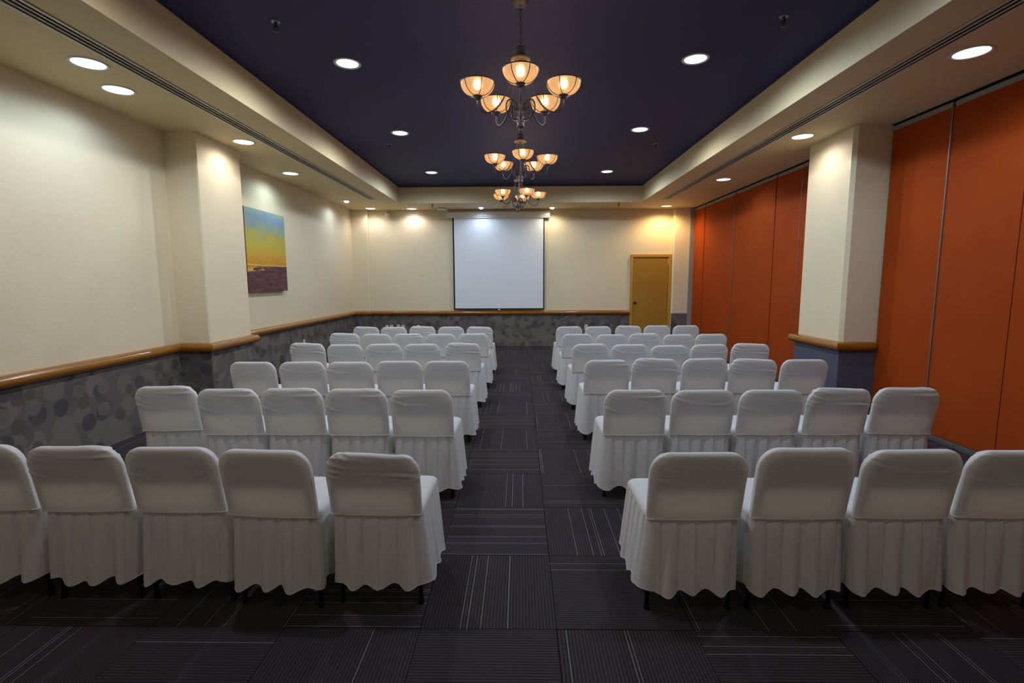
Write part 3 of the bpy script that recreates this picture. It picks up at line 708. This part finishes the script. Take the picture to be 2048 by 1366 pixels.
CHAIRS = [
('L',1,1,-0.650,2.169,0.752,-1),('L',1,2,-1.103,2.147,0.779,-4),('L',1,3,-1.557,2.189,0.777,0),('L',1,4,-2.008,2.193,0.775,2),('L',1,5,-2.462,2.20,0.782,2),
('R',1,1,0.762,2.136,0.775,1),('R',1,2,1.225,2.147,0.792,0),('R',1,3,1.681,2.155,0.781,0),('R',1,4,2.130,2.163,0.777,-1),
('L',2,1,-0.657,3.329,0.786,-1),('L',2,2,-1.108,3.348,0.785,0),('L',2,3,-1.551,3.361,0.786,1),('L',2,4,-1.987,3.36,0.783,1),('L',2,5,-2.490,3.452,0.781,4),
('R',2,1,0.77,3.357,0.776,0),('R',2,2,1.227,3.372,0.773,-1),('R',2,3,1.678,3.373,0.776,0),('R',2,4,2.121,3.374,0.782,1),('R',2,5,2.59,3.389,0.782,-2),
('L',3,1,-0.664,4.556,0.784,-2),('L',3,2,-1.109,4.558,0.785,1),('L',3,3,-1.550,4.539,0.779,0),('L',3,4,-1.994,4.54,0.78,2),('L',3,5,-2.440,4.541,0.78,0),
('R',3,1,0.794,4.631,0.775,0),('R',3,2,1.247,4.66,0.784,-1),('R',3,3,1.699,4.669,0.786,1),('R',3,4,2.150,4.647,0.78,-3),('R',3,5,2.605,4.645,0.78,-1),
('L',4,1,-0.663,5.854,0.783,-2),('L',4,2,-1.145,5.84,0.779,0),('L',4,3,-1.595,5.843,0.78,1),('L',4,4,-2.043,5.828,0.777,0),('L',4,5,-2.490,5.864,0.785,-2),
('R',4,1,0.795,5.772,0.784,1),('R',4,2,1.240,5.753,0.78,0),('R',4,3,1.685,5.72,0.772,0),('R',4,4,2.145,5.749,0.779,-1),('R',4,5,2.623,5.762,0.782,-3),
('L',5,1,-0.65,6.974,0.783,-1),('L',5,2,-1.102,6.954,0.779,0),('L',5,3,-1.555,6.957,0.779,1),('L',5,4,-2.000,6.961,0.78,0),('L',5,5,-2.456,6.987,0.785,1),
('R',5,1,0.769,6.877,0.783,0),('R',5,2,1.230,6.851,0.778,1),('R',5,3,1.690,6.892,0.786,-1),('R',5,4,2.137,6.844,0.776,0),('R',5,5,2.582,6.863,0.78,0),
('L',6,1,-0.643,8.014,0.778,-1),('L',6,2,-1.103,8.018,0.779,0),('L',6,3,-1.575,8.054,0.784,1),('L',6,4,-2.020,8.027,0.78,0),('L',6,5,-2.465,8.031,0.781,0),
('R',6,1,0.773,8.079,0.776,1),('R',6,2,1.241,8.074,0.776,0),('R',6,3,1.725,8.101,0.78,0),('R',6,4,2.195,8.128,0.784,-1),('R',6,5,2.649,8.123,0.784,0)]
VAR = {('L',1,1): 2, ('L',1,2): 5, ('L',1,3): 0, ('L',1,4): 4, ('R',1,1): 0, ('R',1,2): 5, ('R',1,3): 3, ('R',2,4): 2, ('R',2,3): 0}
rc = random.Random(7)
for (sd, row, pos, x, y, zt, rz) in CHAIRS:
    lab = 'white skirted chair %s, %s, %s' % (POSN[pos], SIDN[sd], ROWN[row])
    t = thing('banquet_chair', lab, 'chair', (x, y+0.205, 0.0), math.radians(rz+rc.uniform(-0.6, 0.6)), 'white covered chairs in rows')
    v = VAR.get((sd, row, pos), rc.randrange(6)); hz = (zt-0.456)/(0.782-0.456)
    bc = put('back_cover', BACKS[v], t); bc.scale = (1, 1, hz); bc.location = (0, 0, 0.456*(1-hz))
    put('seam', SEAM, bc)
    put('seat_cover', SEATS[v % 2], t)
    j = rc.randrange(4)
    if pos == 1:
        key = (sd, min(row, 2)); sk = put('skirt', SKIRT_AISLE[key], t); put('hem', HEMS[8+list(SKIRT_AISLE).index(key)], sk)
    else:
        sk = put('skirt', (SKIRT_HI if row == 1 else SKIRT_LO)[j], t); put('hem', HEMS[j if row == 1 else 4+j], sk)
    bp = put('backrest', PANEL, t, (0, -0.2235, 0.602*hz+0.456*(1-hz)), (0.195, 0, 0))
    put('seat_pan', PANB, t)
    for lm, fp in zip(LEGS, FPOS):
        lg = put('leg', lm, t); lg.scale = (1, 1, min(1.0, zt/0.782))
        put('foot', FOOT, lg, (fp[0], fp[1], 0))
